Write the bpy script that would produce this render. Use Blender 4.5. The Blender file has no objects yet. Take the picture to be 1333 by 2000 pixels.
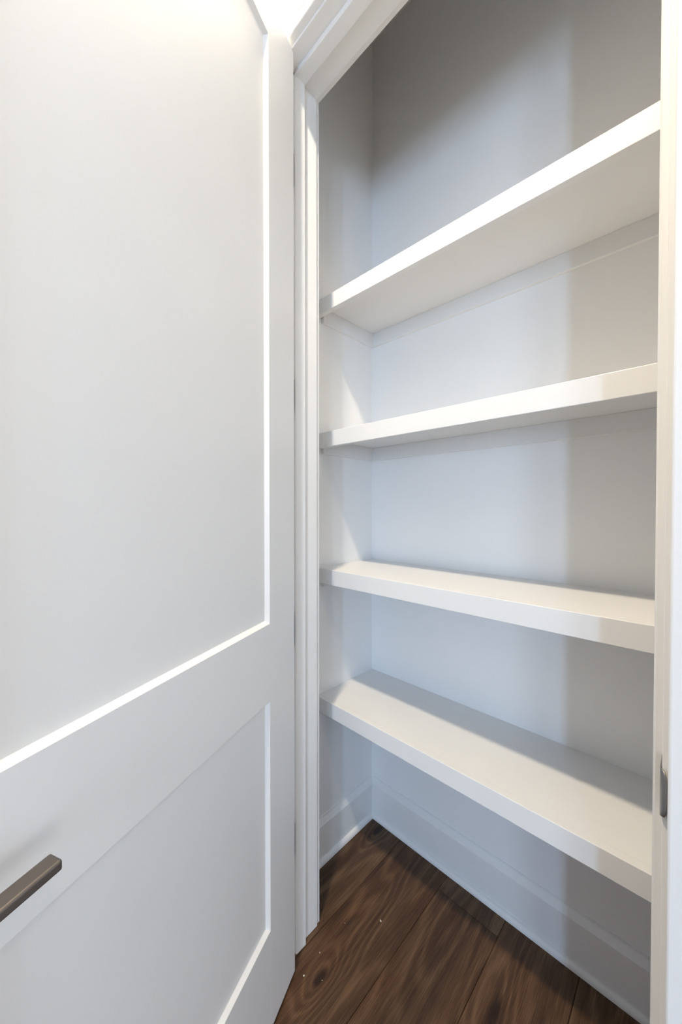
import bpy, bmesh, math, random
from mathutils import Matrix, Vector
random.seed(7)
scene = bpy.context.scene
COL = scene.collection

# ------------------------------------------------------------------ camera
cam_data = bpy.data.cameras.new('camera')
cam_data.sensor_fit = 'VERTICAL'
cam_data.sensor_height = 36.0
cam_data.lens = 715.6 / 2000 * 36.0
cam_data.clip_start = 0.01
cam = bpy.data.objects.new('camera', cam_data)
COL.objects.link(cam)
cam.location = (0, 0, 1.25)
cam.rotation_euler = (math.radians(90 - 0.76), 0, math.radians(44.29))
scene.camera = cam

# ------------------------------------------------------------------ world, daylight, exposure
world = bpy.data.worlds.new('world'); scene.world = world
world.use_nodes = True
bg = world.node_tree.nodes['Background']
bg.inputs[0].default_value = (0.55, 0.75, 1.0, 1)
bg.inputs[1].default_value = 1.2
CAN_COLOUR = (1.0, 0.85, 0.64)
scene.view_settings.view_transform = 'Standard'
scene.view_settings.look = 'None'
scene.view_settings.gamma = 1.0
scene.view_settings.use_curve_mapping = False
scene.view_settings.exposure = 0.24

# ------------------------------------------------------------------ key dimensions (metres)
XL, XR, YB = -0.950, 0.112, 1.155          # closet side walls and back wall
WY0, WY1 = 0.598, 0.722                    # wall between room and closet
JL, JR, JH = -0.803, -0.029, 2.430         # jamb faces, head jamb underside
STOP = 0.011
ZC = 3.10                                  # ceiling
RX0, RX1, RY0 = -2.4, 4.3, -3.9            # room
WZ0, WZ1 = 0.45, 2.22
# windows: centre x, y, width, turn about z (local +y looks into the room), daylight power and colour
WINDOWS = [(1.86, RY0, 0.33, 0.0, 112.0, (0.46, 0.68, 1.0), 'narrow white framed sidelight window'),
           (2.72, RY0, 0.90, 0.0, 66.0, (0.60, 0.78, 1.0), 'broad white framed sash window facing the closet wall'),
           (RX1, -0.45, 1.20, math.pi / 2, 36.0, (1.0, 0.95, 0.88), 'white framed sash window on the latch side wall')]

def daylight(x, y, w, rz, power, colour, _label):
    l = bpy.data.lights.new('daylight', 'AREA')
    l.shape = 'RECTANGLE'; l.size = w; l.size_y = WZ1 - WZ0
    l.energy = power; l.color = colour
    o = bpy.data.objects.new('daylight', l); COL.objects.link(o)
    o.location = Vector((x, y, (WZ0 + WZ1) / 2)) + Matrix.Rotation(rz, 3, 'Z') @ Vector((0, -0.20, 0))
    o.rotation_euler = (math.radians(90), 0, rz)
for args in WINDOWS:
    daylight(*args)

# ------------------------------------------------------------------ helpers
def tag(o, label=None, cat=None, group=None, kind=None):
    if label: o['label'] = label
    if cat: o['category'] = cat
    if group: o['group'] = group
    if kind: o['kind'] = kind
    return o

def bx(bm, x0, x1, y0, y1, z0, z1):
    vs = [bm.verts.new(p) for p in ((x0,y0,z0),(x1,y0,z0),(x1,y1,z0),(x0,y1,z0),(x0,y0,z1),(x1,y0,z1),(x1,y1,z1),(x0,y1,z1))]
    for f in ((3,2,1,0),(4,5,6,7),(0,1,5,4),(1,2,6,5),(2,3,7,6),(3,0,4,7)):
        bm.faces.new([vs[i] for i in f])
    return vs

def mesh_obj(name, bm, mat, parent=None, bevel=0.0, seg=2, smooth=False):
    if bevel:
        bmesh.ops.bevel(bm, geom=list(bm.edges), offset=bevel, segments=seg, affect='EDGES', profile=0.5, clamp_overlap=True)
    bmesh.ops.recalc_face_normals(bm, faces=list(bm.faces))
    me = bpy.data.meshes.new(name)
    bm.to_mesh(me); bm.free()
    if smooth:
        for p in me.polygons: p.use_smooth = True
    me.materials.append(mat)
    o = bpy.data.objects.new(name, me); COL.objects.link(o)
    if parent: o.parent = parent
    return o

def box(name, dims, mat, parent=None, bevel=0.0, seg=2):
    bm = bmesh.new(); bx(bm, *dims)
    return mesh_obj(name, bm, mat, parent, bevel, seg)

def empty(name, loc=(0,0,0), rotz=0.0):
    o = bpy.data.objects.new(name, None); COL.objects.link(o)
    o.location = loc; o.rotation_euler = (0, 0, rotz); o.empty_display_size = 0.1
    return o

def sweep(name, rings, mat, parent=None, closed_ends=True):
    """rings: list of equal-length point lists (profile placed at each station); skins them."""
    bm = bmesh.new()
    vr = [[bm.verts.new(p) for p in r] for r in rings]
    n = len(rings[0])
    for a, b in zip(vr[:-1], vr[1:]):
        for i in range(n):
            j = (i + 1) % n
            bm.faces.new((a[i], a[j], b[j], b[i]))
    if closed_ends:
        bm.faces.new(vr[0][::-1]); bm.faces.new(vr[-1])
    return mesh_obj(name, bm, mat, parent)

def cyl(bm, c, r, axis, h, n=24, r2=None):
    r2 = r if r2 is None else r2
    rot = {'z': Matrix(), 'x': Matrix.Rotation(math.pi/2, 4, 'Y'), 'y': Matrix.Rotation(-math.pi/2, 4, 'X')}[axis]
    bmesh.ops.create_cone(bm, cap_ends=True, segments=n, radius1=r, radius2=r2, depth=h, matrix=Matrix.Translation(c) @ rot)

# ------------------------------------------------------------------ materials
def new_mat(name):
    m = bpy.data.materials.new(name); m.use_nodes = True
    nt = m.node_tree; b = nt.nodes['Principled BSDF']
    return m, nt, b

def paint(name, colour, rough, bump=0.0, scale=250.0, spec=0.5):
    m, nt, b = new_mat(name)
    N, L = nt.nodes, nt.links
    geo = N.new('ShaderNodeNewGeometry')
    no = N.new('ShaderNodeTexNoise'); no.inputs['Scale'].default_value = 6.0; no.inputs['Detail'].default_value = 4
    L.new(geo.outputs['Position'], no.inputs['Vector'])
    ramp = N.new('ShaderNodeValToRGB')
    ramp.color_ramp.elements[0].position = 0.3; ramp.color_ramp.elements[1].position = 0.7
    ramp.color_ramp.elements[0].color = [c * 0.985 for c in colour] + [1]
    ramp.color_ramp.elements[1].color = list(colour) + [1]
    L.new(no.outputs['Fac'], ramp.inputs['Fac'])
    L.new(ramp.outputs['Color'], b.inputs['Base Color'])
    b.inputs['Roughness'].default_value = rough
    b.inputs['Specular IOR Level'].default_value = spec
    if bump:
        n2 = N.new('ShaderNodeTexNoise'); n2.inputs['Scale'].default_value = scale; n2.inputs['Detail'].default_value = 3
        L.new(geo.outputs['Position'], n2.inputs['Vector'])
        bp = N.new('ShaderNodeBump'); bp.inputs['Strength'].default_value = bump; bp.inputs['Distance'].default_value = 0.001
        L.new(n2.outputs['Fac'], bp.inputs['Height']); L.new(bp.outputs['Normal'], b.inputs['Normal'])
    return m

M_WALL = paint('closet_wall_paint', (0.94, 0.937, 0.93), 0.45, 0.05, 300)
M_ROOM = paint('room_wall_paint', (0.85, 0.845, 0.835), 0.6, 0.06, 300)
M_CEIL = paint('ceiling_paint', (0.84, 0.83, 0.81), 0.8, 0.08, 200)
M_TRIM = paint('trim_enamel', (0.89, 0.887, 0.88), 0.33, 0.02, 120)
M_SHELF = paint('shelf_enamel', (0.88, 0.877, 0.87), 0.36, 0.03, 160)
M_DOOR = paint('door_enamel', (0.87, 0.868, 0.862), 0.36, 0.02, 140)
M_CHIP = paint('plaster_chip', (0.75, 0.70, 0.62), 0.8)

def metal(name, colour, rough, aniso=0.0):
    m, nt, b = new_mat(name)
    N, L = nt.nodes, nt.links
    tc = N.new('ShaderNodeTexCoord')
    mp = N.new('ShaderNodeMapping'); mp.inputs['Scale'].default_value = (8, 900, 900)
    no = N.new('ShaderNodeTexNoise'); no.inputs['Scale'].default_value = 1.0
    L.new(tc.outputs['Object'], mp.inputs['Vector']); L.new(mp.outputs['Vector'], no.inputs['Vector'])
    mr = N.new('ShaderNodeMapRange'); mr.inputs['To Min'].default_value = rough - 0.06; mr.inputs['To Max'].default_value = rough + 0.06
    L.new(no.outputs['Fac'], mr.inputs['Value']); L.new(mr.outputs['Result'], b.inputs['Roughness'])
    b.inputs['Base Color'].default_value = list(colour) + [1]
    b.inputs['Metallic'].default_value = 1.0
    return m
M_NICKEL = metal('brushed_dark_nickel', (0.20, 0.175, 0.155), 0.42)
M_STEEL = metal('satin_hinge_metal', (0.30, 0.29, 0.28), 0.38)

def wood():
    m, nt, b = new_mat('brown_oak_plank')
    N, L = nt.nodes, nt.links
    def math_(op, a, c=None, d=None):
        n = N.new('ShaderNodeMath'); n.operation = op
        for i, v in enumerate((a, c, d)):
            if v is None: continue
            if isinstance(v, (int, float)): n.inputs[i].default_value = v
            else: L.new(v, n.inputs[i])
        return n.outputs[0]
    geo = N.new('ShaderNodeNewGeometry'); info = N.new('ShaderNodeObjectInfo')
    sep = N.new('ShaderNodeSeparateXYZ'); L.new(geo.outputs['Position'], sep.inputs[0])
    X, Y, rnd = sep.outputs['X'], sep.outputs['Y'], info.outputs['Random']
    seed = math_('MULTIPLY', rnd, 83.0)
    def noise(sx, sy, detail, rough, off=0.0, xin=None):
        c = N.new('ShaderNodeCombineXYZ')
        L.new(math_('MULTIPLY', X if xin is None else xin, sx), c.inputs['X'])
        L.new(math_('MULTIPLY', Y, sy), c.inputs['Y'])
        L.new(math_('ADD', seed, off), c.inputs['Z'])
        t = N.new('ShaderNodeTexNoise'); t.inputs['Scale'].default_value = 1.0
        t.inputs['Detail'].default_value = detail; t.inputs['Roughness'].default_value = rough
        L.new(c.outputs[0], t.inputs['Vector']); return t.outputs['Fac']
    # knots: local swirls in the growth rings
    swirl, dark = None, None
    for kx, ky, r in ((-0.352, 0.900, 0.020), (-0.708, 0.645, 0.012), (-0.876, 1.107, 0.014), (-0.52, 0.30, 0.02), (-0.30, 0.45, 0.014)):
        dx = math_('MULTIPLY', math_('SUBTRACT', X, kx), 1.0 / r)
        dy = math_('MULTIPLY', math_('SUBTRACT', Y, ky), 0.42 / r)
        d2 = math_('ADD', math_('MULTIPLY', dx, dx), math_('MULTIPLY', dy, dy))
        g = math_('POWER', 2.718, math_('MULTIPLY', d2, -0.16))
        k = math_('POWER', 2.718, math_('MULTIPLY', d2, -1.5))
        swirl = g if swirl is None else math_('ADD', swirl, g)
        dark = k if dark is None else math_('ADD', dark, k)
    low = noise(6.5, 1.15, 2.0, 0.45)
    ringf = math_('ADD', math_('MULTIPLY', low, 11.0), math_('MULTIPLY', swirl, 2.6))
    ring = math_('SINE', math_('MULTIPLY', ringf, 6.283))
    ring = math_('MULTIPLY', math_('ADD', ring, 1.0), 0.5)
    ring = math_('POWER', ring, 2.2)
    mid = noise(38, 1.6, 4.0, 0.6, 11.0)
    fine = noise(620, 13.0, 3.0, 0.7, 23.0)
    tone = noise(5.0, 1.1, 3.0, 0.5, 41.0)
    v = math_('ADD', math_('MULTIPLY', ring, 0.11), math_('MULTIPLY', mid, 0.46))
    v = math_('ADD', v, math_('MULTIPLY', fine, 0.56))
    v = math_('ADD', v, math_('MULTIPLY', rnd, 0.06))
    v = math_('SUBTRACT', v, math_('MULTIPLY', dark, 0.34))
    ramp = N.new('ShaderNodeValToRGB'); e = ramp.color_ramp.elements
    e[0].position = 0.34; e[0].color = (0.026, 0.0125, 0.0066, 1)
    e[1].position = 0.76; e[1].color = (0.185, 0.112, 0.064, 1)
    q = e.new(0.54); q.color = (0.080, 0.043, 0.0225, 1)
    L.new(v, ramp.inputs['Fac'])
    warm = N.new('ShaderNodeMix'); warm.data_type = 'RGBA'; warm.blend_type = 'MULTIPLY'
    tr = N.new('ShaderNodeValToRGB'); tr.color_ramp.elements[0].position = 0.35; tr.color_ramp.elements[1].position = 0.65
    tr.color_ramp.elements[0].color = (1.0, 0.86, 0.74, 1); tr.color_ramp.elements[1].color = (1.0, 1.0, 1.0, 1)
    L.new(tone, tr.inputs['Fac'])
    warm.inputs['Factor'].default_value = 1.0
    L.new(ramp.outputs['Color'], warm.inputs['A']); L.new(tr.outputs['Color'], warm.inputs['B'])
    L.new(warm.outputs['Result'], b.inputs['Base Color'])
    b.inputs['Roughness'].default_value = 0.52
    b.inputs['Specular IOR Level'].default_value = 0.35
    bp = N.new('ShaderNodeBump'); bp.inputs['Strength'].default_value = 0.25; bp.inputs['Distance'].default_value = 0.0006
    L.new(v, bp.inputs['Height']); L.new(bp.outputs['Normal'], b.inputs['Normal'])
    return m
M_WOOD = wood()
M_SUB = paint('dark_underlay', (0.018, 0.012, 0.009), 0.9)

def emitter(name, colour, strength):
    m, nt, b = new_mat(name)
    b.inputs['Base Color'].default_value = (0.8, 0.8, 0.8, 1)
    b.inputs['Emission Color'].default_value = list(colour) + [1]
    b.inputs['Emission Strength'].default_value = strength
    return m
M_LENS = emitter('lit_lamp_lens', CAN_COLOUR, 6.0)

def pane_glass():
    m = bpy.data.materials.new('window_glass'); m.use_nodes = True
    nt = m.node_tree; N, L = nt.nodes, nt.links
    N.remove(N['Principled BSDF'])
    t = N.new('ShaderNodeBsdfTransparent'); g = N.new('ShaderNodeBsdfGlossy'); g.inputs['Roughness'].default_value = 0.02
    mx = N.new('ShaderNodeMixShader'); mx.inputs[0].default_value = 0.06
    L.new(t.outputs[0], mx.inputs[1]); L.new(g.outputs[0], mx.inputs[2]); L.new(mx.outputs[0], N['Material Output'].inputs['Surface'])
    return m
M_GLASS = pane_glass()

# ------------------------------------------------------------------ floor
floor = box('floor', (RX0 - .1, RX1 + .1, RY0 - .1, YB + .1, -0.12, -0.006), M_SUB)
tag(floor, 'brown oak plank floor running through the doorway into the closet', kind='structure')
PW, PLEN = 0.192, 1.52
bm = bmesh.new(); bx(bm, 0.0004, PW - 0.0004, 0.0004, PLEN - 0.0004, -0.006, 0.0)
bmesh.ops.bevel(bm, geom=[e for e in bm.edges if all(v.co.z > -0.001 for v in e.verts)], offset=0.0012, segments=1, affect='EDGES')
bmesh.ops.recalc_face_normals(bm, faces=list(bm.faces))
plank_me = bpy.data.meshes.new('plank'); bm.to_mesh(plank_me); bm.free(); plank_me.materials.append(M_WOOD)
def plank(x, y, sy=1.0):
    o = bpy.data.objects.new('plank', plank_me); COL.objects.link(o)
    o.location = (x, y, 0); o.scale = (1, sy, 1); o.parent = floor
SEAM = -0.598
i0, i1 = math.floor((RX0 - SEAM) / PW), math.ceil((RX1 - SEAM) / PW)
known = {0: 1.070, -1: 1.62, 1: 1.48, 2: 1.30, -2: 1.40}
for i in range(i0, i1):
    end = known.get(i, 0.7 + ((i * 0.61803) % 1.0) * PLEN)
    x = SEAM + i * PW
    y = end
    if y < YB: plank(x, y, (YB - y) / PLEN)
    while y > RY0:
        y0 = y - PLEN
        top = min(y, YB); bot = max(y0, RY0)
        if top - bot > 0.02: plank(x, bot, (top - bot) / PLEN)
        y = y0

# ------------------------------------------------------------------ walls and ceiling
T = 0.12
tag(box('wall_back', (XL - T, XR + T, YB, YB + T, -0.006, ZC), M_WALL), 'off-white painted back wall of the closet', kind='structure')
tag(box('wall_left', (XL - T, XL, WY1, YB, -0.006, ZC), M_WALL), 'off-white painted left side wall of the closet', kind='structure')
tag(box('wall_right', (XR, XR + T, WY1, YB, -0.006, ZC), M_WALL), 'off-white painted right side wall of the closet', kind='structure')
RO = 0.02
bm = bmesh.new()
bx(bm, RX0 - T, JL - RO, WY0, WY1, -0.006, ZC)
bx(bm, JR + RO, RX1 + T, WY0, WY1, -0.006, ZC)
bx(bm, JL - RO, JR + RO, WY0, WY1, JH + RO, ZC)
tag(mesh_obj('wall_front', bm, M_ROOM), 'white wall holding the closet doorway', kind='structure')
tag(box('wall_west', (RX0 - T, RX0, RY0 - T, WY0, -0.006, ZC), M_ROOM), 'plain white room wall on the hinge side', kind='structure')
def window_wall(name, label, axis, lo, hi, wins):
    bm = bmesh.new()
    cuts = [lo] + [v for c, w in wins for v in (c - w / 2, c + w / 2)] + [hi]
    rects = [(u0, u1, -0.006, ZC) for u0, u1 in zip(cuts[0::2], cuts[1::2])]
    for c, w in wins: rects += [(c - w / 2, c + w / 2, -0.006, WZ0), (c - w / 2, c + w / 2, WZ1, ZC)]
    for u0, u1, z0, z1 in rects:
        if axis == 'x': bx(bm, RX1, RX1 + T, u0, u1, z0, z1)
        else: bx(bm, u0, u1, RY0 - T, RY0, z0, z1)
    tag(mesh_obj(name, bm, M_ROOM), label, kind='structure')
window_wall('wall_east', 'white room wall on the latch side with one window', 'x', RY0 - T, WY0, [(w[1], w[2]) for w in WINDOWS[2:]])
window_wall('wall_south', 'white room wall facing the closet with two windows', 'y', RX0, RX1, [(w[0], w[2]) for w in WINDOWS[:2]])
tag(box('ceiling', (RX0 - T, RX1 + T, RY0 - T, YB + T, ZC, ZC + 0.1), M_CEIL), 'flat white ceiling', kind='structure')

for n, (x, y, wd, rz, _p, _c, lab) in enumerate(WINDOWS):
    w = empty('window_%d' % (n + 1), (x, y, WZ0), rz)
    tag(w, lab, kind='structure')
    H, f, hw = WZ1 - WZ0, 0.045, wd / 2
    for sx in (-1, 1):
        xa, xb = sorted((sx * hw, sx * (hw - f))); box('frame_side', (xa, xb, -.10, -.02, 0, H), M_TRIM, w)
    box('frame_rail', (-hw + f, hw - f, -.10, -.02, 0, f), M_TRIM, w); box('frame_rail', (-hw + f, hw - f, -.10, -.02, H - f, H), M_TRIM, w)
    box('meeting_rail', (-hw + f, hw - f, -.09, -.03, H / 2 - .02, H / 2 + .02), M_TRIM, w)
    box('pane', (-hw + f, hw - f, -.064, -.060, f, H / 2 - .02), M_GLASS, w); box('pane', (-hw + f, hw - f, -.064, -.060, H / 2 + .02, H - f), M_GLASS, w)
    box('sill', (-hw - .03, hw + .03, -.02, .05, -.025, 0), M_TRIM, w)

# ------------------------------------------------------------------ baseboards
BT = 0.0145
PROF = [(0, 0), (BT, 0), (BT, 0.1285), (BT - .0006, 0.1298), (0.0050, 0.1445), (0.0036, 0.1475), (0.0030, 0.1515), (0, 0.1525)]
SHOE = [(0, 0.0)] + [(0.011 * math.cos(t * math.pi / 16), 0.018 * math.sin(t * math.pi / 16)) for t in range(9)]
def baseboard(name, label, kind_axis, fixed, sign, a, b):
    def pts(prof, off, s):
        if kind_axis == 'x': return [(s, fixed + sign * (off + d), z) for d, z in prof]
        return [(fixed + sign * (off + d), s, z) for d, z in prof]
    o = sweep(name, [pts(PROF, 0, a), pts(PROF, 0, b)], M_TRIM)
    tag(o, label, kind='structure')
    sweep('shoe_moulding', [pts(SHOE, BT, a), pts(SHOE, BT, b)], M_TRIM, o)
    return o
baseboard('baseboard_back', 'white moulded baseboard along the closet back wall', 'x', YB, -1, XL, XR)
baseboard('baseboard_left', 'white moulded baseboard along the closet left wall', 'y', XL, 1, WY1, YB)
baseboard('baseboard_right', 'white moulded baseboard along the closet right wall', 'y', XR, -1, WY1, YB)
baseboard('baseboard_west', 'white moulded baseboard on the hinge side room wall', 'y', RX0, 1, RY0, WY0)
baseboard('baseboard_east', 'white moulded baseboard on the latch side room wall', 'y', RX1, -1, RY0, WY0)

# ------------------------------------------------------------------ door frame: jambs, stops
frame = empty('trim_1', (0, 0, 0))
tag(frame, 'white painted door jamb with door stops around the closet opening', kind='structure')
jt = 0.019
box('jamb', (JL - jt, JL, WY0, WY1, 0, JH + jt), M_TRIM, frame, 0.0012)
box('jamb', (JR, JR + jt, WY0, WY1, 0, JH + jt), M_TRIM, frame, 0.0012)
box('jamb', (JL - .001, JR + .001, WY0, WY1, JH, JH + jt), M_TRIM, frame, 0.0012)
SY0, SY1 = 0.633, 0.670
def stop_ring(x, s, z):   # s=+1: sticks out to +x
    c = .0025
    return [(x, SY0, z), (x + s * (STOP - c), SY0, z), (x + s * STOP, SY0 + c, z), (x + s * STOP, SY1 - c, z), (x + s * (STOP - c), SY1, z), (x, SY1, z)]
sweep('stop', [stop_ring(JL, 1, 0), stop_ring(JL, 1, JH)], M_TRIM, frame)
sweep('stop', [stop_ring(JR, -1, 0), stop_ring(JR, -1, JH)], M_TRIM, frame)
c = .0025
hr = lambda x: [(x, SY0, JH), (x, SY0, JH - STOP + c), (x, SY0 + c, JH - STOP), (x, SY1 - c, JH - STOP), (x, SY1, JH - STOP + c), (x, SY1, JH)]
sweep('stop', [hr(JL), hr(JR)], M_TRIM, frame)

# strike plate on the latch jamb
SZ, SH = 0.898, 0.060
bm = bmesh.new()
nv, nu = 25, 12
grid = []
for iv in range(nv):
    v = -1 + 2 * iv / (nv - 1)
    lip = 0.0125 * math.sqrt(max(0.0, 1 - abs(v) ** 2.3)) + 0.0008
    row = []
    for iu in range(nu):
        u = iu / (nu - 1)
        if u < 0.4:
            y = 0.6315 + (0.5995 - 0.6315) * (u / 0.4); x = JR - 0.0011
        else:
            t = (u - 0.4) / 0.6
            y = 0.5995 - lip * math.sin(t * 1.25) / math.sin(1.25) * 0.95
            x = JR - 0.0011 + lip * 0.62 * (1 - math.cos(t * 1.25)) / (1 - math.cos(1.25))
        row.append(bm.verts.new((x, y, SZ + v * SH / 2)))
    grid.append(row)
for a, b in zip(grid[:-1], grid[1:]):
    for i in range(nu - 1): bm.faces.new((a[i], a[i + 1], b[i + 1], b[i]))
strike = mesh_obj('strike_plate', bm, M_STEEL, frame, smooth=True)
strike['label'] = 'satin metal strike plate with curved lip'
sol = strike.modifiers.new('thickness', 'SOLIDIFY'); sol.thickness = 0.0014; sol.offset = 0

# casings; profile (u across width from the inner edge, t out of the wall)
CAS = [(0, 0), (0, .0150), (.0012, .0168), (.003, .0178), (.026, .0178), (.0275, .0195), (.030, .0210), (.079, .0225), (.083, .0205), (.084, 0)]
CAS2 = [(0, 0), (0, .0125), (.0015, .014), (.058, .014), (.060, .0125), (.060, 0)]
def casing(name, label, prof, wall_y, sign, rv):
    e = empty(name); tag(e, label, kind='structure')
    xi0, xi1, zi = JL - rv, JR + rv, JH + rv
    Y = lambda t: wall_y + sign * t
    for side, x in ((-1, xi0), (1, xi1)):
        sweep('casing_leg', [[(x + side * u, Y(t), 0) for u, t in prof], [(x + side * u, Y(t), zi + u) for u, t in prof]], M_TRIM, e)
    sweep('casing_head', [[(xi0 - u, Y(t), zi + u) for u, t in prof], [(xi1 + u, Y(t), zi + u) for u, t in prof]], M_TRIM, e)
    return e
casing('trim_2', 'white stepped casing around the doorway on the room side', CAS, WY0, -1, .006)
casing('trim_3', 'slim white casing around the doorway inside the closet', CAS2, WY1, 1, .005)

# ------------------------------------------------------------------ door, built closed relative to the hinge pin, then swung open
PIN = (-0.800, 0.590)
OPEN = math.radians(66.65)
door = empty('door_1', (PIN[0], PIN[1], 0), -OPEN)
tag(door, 'white two-panel door standing ajar beside the closet opening', kind='structure')
DX0, DX1, DY0, DY1, DZ0, DZ1 = 0.002, 0.768, 0.006, 0.041, 0.010, 2.427
ST = 0.121
PZ = [(0.250, 0.795), (0.978, 2.332)]          # panel openings
eb = 0.0011
box('stile', (DX0, DX0 + ST, DY0, DY1, DZ0, DZ1), M_DOOR, door, eb)
box('stile', (DX1 - ST, DX1, DY0, DY1, DZ0, DZ1), M_DOOR, door, eb)
rx0, rx1 = DX0 + ST - .0002, DX1 - ST + .0002
box('rail', (rx0, rx1, DY0, DY1, DZ0, PZ[0][0]), M_DOOR, door, .0004, 1)
box('rail', (rx0, rx1, DY0, DY1, PZ[0][1], PZ[1][0]), M_DOOR, door, .0004, 1)
box('rail', (rx0, rx1, DY0, DY1, PZ[1][1], DZ1), M_DOOR, door, .0004, 1)
DEP, BW = 0.0095, 0.0075
for z0, z1 in PZ:
    pan = box('panel', (rx0 - .001, rx1 + .001, DY0 + DEP, DY1 - DEP, z0 - .001, z1 + .001), M_DOOR, door)
    for yf, sg in ((DY1, -1), (DY0, 1)):
        bm = bmesh.new()
        def ring(ins, dep): return [bm.verts.new(p) for p in ((rx0 + ins, yf + sg * dep, z0 + ins), (rx1 - ins, yf + sg * dep, z0 + ins), (rx1 - ins, yf + sg * dep, z1 - ins), (rx0 + ins, yf + sg * dep, z1 - ins))]
        R = [ring(0, .0003), ring(BW * .12, .0012), ring(BW * .85, DEP - .0010), ring(BW, DEP + .0002), ring(-.0005, DEP + .0002)]
        R.append(R[0])
        for ra, rb in zip(R[:-1], R[1:]):
            for i in range(4):
                j = (i + 1) % 4
                bm.faces.new((ra[i], ra[j], rb[j], rb[i]))
        mesh_obj('panel_moulding', bm, M_DOOR, pan)

def handle(yface, sg):
    h = empty('handle'); h.parent = door
    h['label'] = 'dark brushed nickel lever'
    hx, hz = DX0 + 0.706, 0.884
    def ypos(o): return yface + sg * o
    def hbox(name, x0, x1, o0, o1, z0, z1, bev):
        ya, yb = sorted((ypos(o0), ypos(o1)))
        return box(name, (x0, x1, ya, yb, z0, z1), M_NICKEL, h, bev, 3)
    hbox('rosette', hx - .032, hx + .032, 0, .008, hz - .032, hz + .032, .0018)
    bm = bmesh.new(); ya, yb = sorted((ypos(.006), ypos(.044)))
    cyl(bm, (hx, (ya + yb) / 2, hz), .0105, 'y', yb - ya, 24)
    mesh_obj('neck', bm, M_NICKEL, h)
    hbox('lever', hx - .094, hx + .013, .0405, .0605, hz - .0060, hz + .0055, .0026)
handle(DY1, 1); handle(DY0, -1)

for hz in (2.166, 1.556, 0.914, 0.326):
    bm = bmesh.new()
    bx(bm, 0.0004, 0.0022, 0.002, 0.034, hz - .0445, hz + .0445)
    for k in range(5):
        cyl(bm, (0, 0, hz + (k - 2) * .0178), .0056, 'z', .0172, 16)
    mesh_obj('hinge', bm, M_STEEL, door)
    box('hinge_leaf', (JL - .0005, JL + .0062, 0.5985, 0.6335, hz - .0445, hz + .0445), M_STEEL, frame, .0004, 1)

# ------------------------------------------------------------------ shelves
FY = 0.853
NOSE, BOARD, CLT, CLH = 0.019, 0.019, 0.0125, 0.050
def shelf(zt, label):
    e = empty('closet_shelf', ((XL + XR) / 2, YB, zt - BOARD))
    tag(e, label, 'shelf', 'fixed shelves across the closet')
    cx = (XL + XR) / 2
    def sb(name, x0, x1, y0, y1, z0, z1, bev=0.0):
        return box(name, (x0 - cx, x1 - cx, y0 - YB, y1 - YB, z0 - zt + BOARD, z1 - zt + BOARD), M_SHELF, e, bev)
    sb('board', XL, XR, FY + NOSE - .0005, YB, zt - BOARD, zt)
    sb('nosing', XL, XR, FY, FY + NOSE, zt - .051, zt, .0012)
    zc1 = zt - BOARD; zc0 = zc1 - CLH
    sb('cleat', XL, XR, YB - CLT, YB, zc0, zc1, .0008)
    sb('cleat', XL, XL + CLT, FY + NOSE + .004, YB - CLT, zc0, zc1, .0008)
    sb('cleat', XR - CLT, XR, FY + NOSE + .004, YB - CLT, zc0, zc1, .0008)
shelf(0.590, 'thick white closet shelf just above the baseboard, lowest of four')
shelf(1.039, 'thick white closet shelf, second up from the floor')
shelf(1.5045, 'thick white closet shelf, third up from the floor')
shelf(1.960, 'thick white closet shelf highest on the walls, below the dark upper wall')

# ------------------------------------------------------------------ recessed ceiling lights of the room
def can(x, y, power, label):
    e = empty('ceiling_light', (x, y, ZC)); tag(e, label, 'ceiling light', 'recessed ceiling lights of the room')
    bm = bmesh.new(); n = 40
    prof = [(.060, -.004), (.064, -.009), (.082, -.006), (.086, -.0005), (.060, -.0005)]
    rr = [[bm.verts.new((r * math.cos(2 * math.pi * k / n), r * math.sin(2 * math.pi * k / n), z)) for r, z in prof] for k in range(n)]
    for k in range(n):
        a, b = rr[k], rr[(k + 1) % n]
        for i in range(len(prof)):
            j = (i + 1) % len(prof); bm.faces.new((a[i], a[j], b[j], b[i]))
    mesh_obj('trim_ring', bm, M_TRIM, e, smooth=False)
    bm = bmesh.new(); cyl(bm, (0, 0, -.002), .0605, 'z', .003, 40); mesh_obj('lens', bm, M_LENS, e)
    l = bpy.data.lights.new('can_light', 'AREA'); l.shape = 'DISK'; l.size = 0.12; l.energy = power; l.color = CAN_COLOUR
    lo = bpy.data.objects.new('can_light', l); COL.objects.link(lo); lo.parent = e; lo.location = (0, 0, -.010)
can(-0.39, -0.07, 35.0, 'round recessed ceiling light above the open door')
can(1.25, -0.07, 6.0, 'round recessed ceiling light further along the wall, past the latch side of the doorway')

# ------------------------------------------------------------------ flecks of debris on the floor
def chip(x, y, s, label):
    bm = bmesh.new()
    bmesh.ops.create_icosphere(bm, subdivisions=1, radius=s)
    for v in bm.verts:
        v.co *= 0.7 + 0.6 * random.random(); v.co.z = max(v.co.z * 0.6, -s * .3)
    zmin = min(v.co.z for v in bm.verts)
    for v in bm.verts: v.co.z -= zmin
    o = mesh_obj('plaster_chip', bm, M_CHIP); o.location = (x, y, 0.0)
    tag(o, label, 'chip', 'tiny pale chips on the floor')
chip(-0.7417, 0.6185, .0026, 'pale rounded plaster chip on the floor beside the door foot')
chip(-0.6753, 0.8639, .0030, 'largest ragged pale fleck on the floor under the shelves')
chip(-0.7487, 0.6822, .0016, 'tiny pale fleck on the floor beside the door stop')
chip(-0.7490, 0.7844, .0011, 'tiny pale fleck on the floor just inside the closet casing')
chip(-0.7000, 0.6460, .0010, 'tiny pale fleck on the floor next to the small knot')
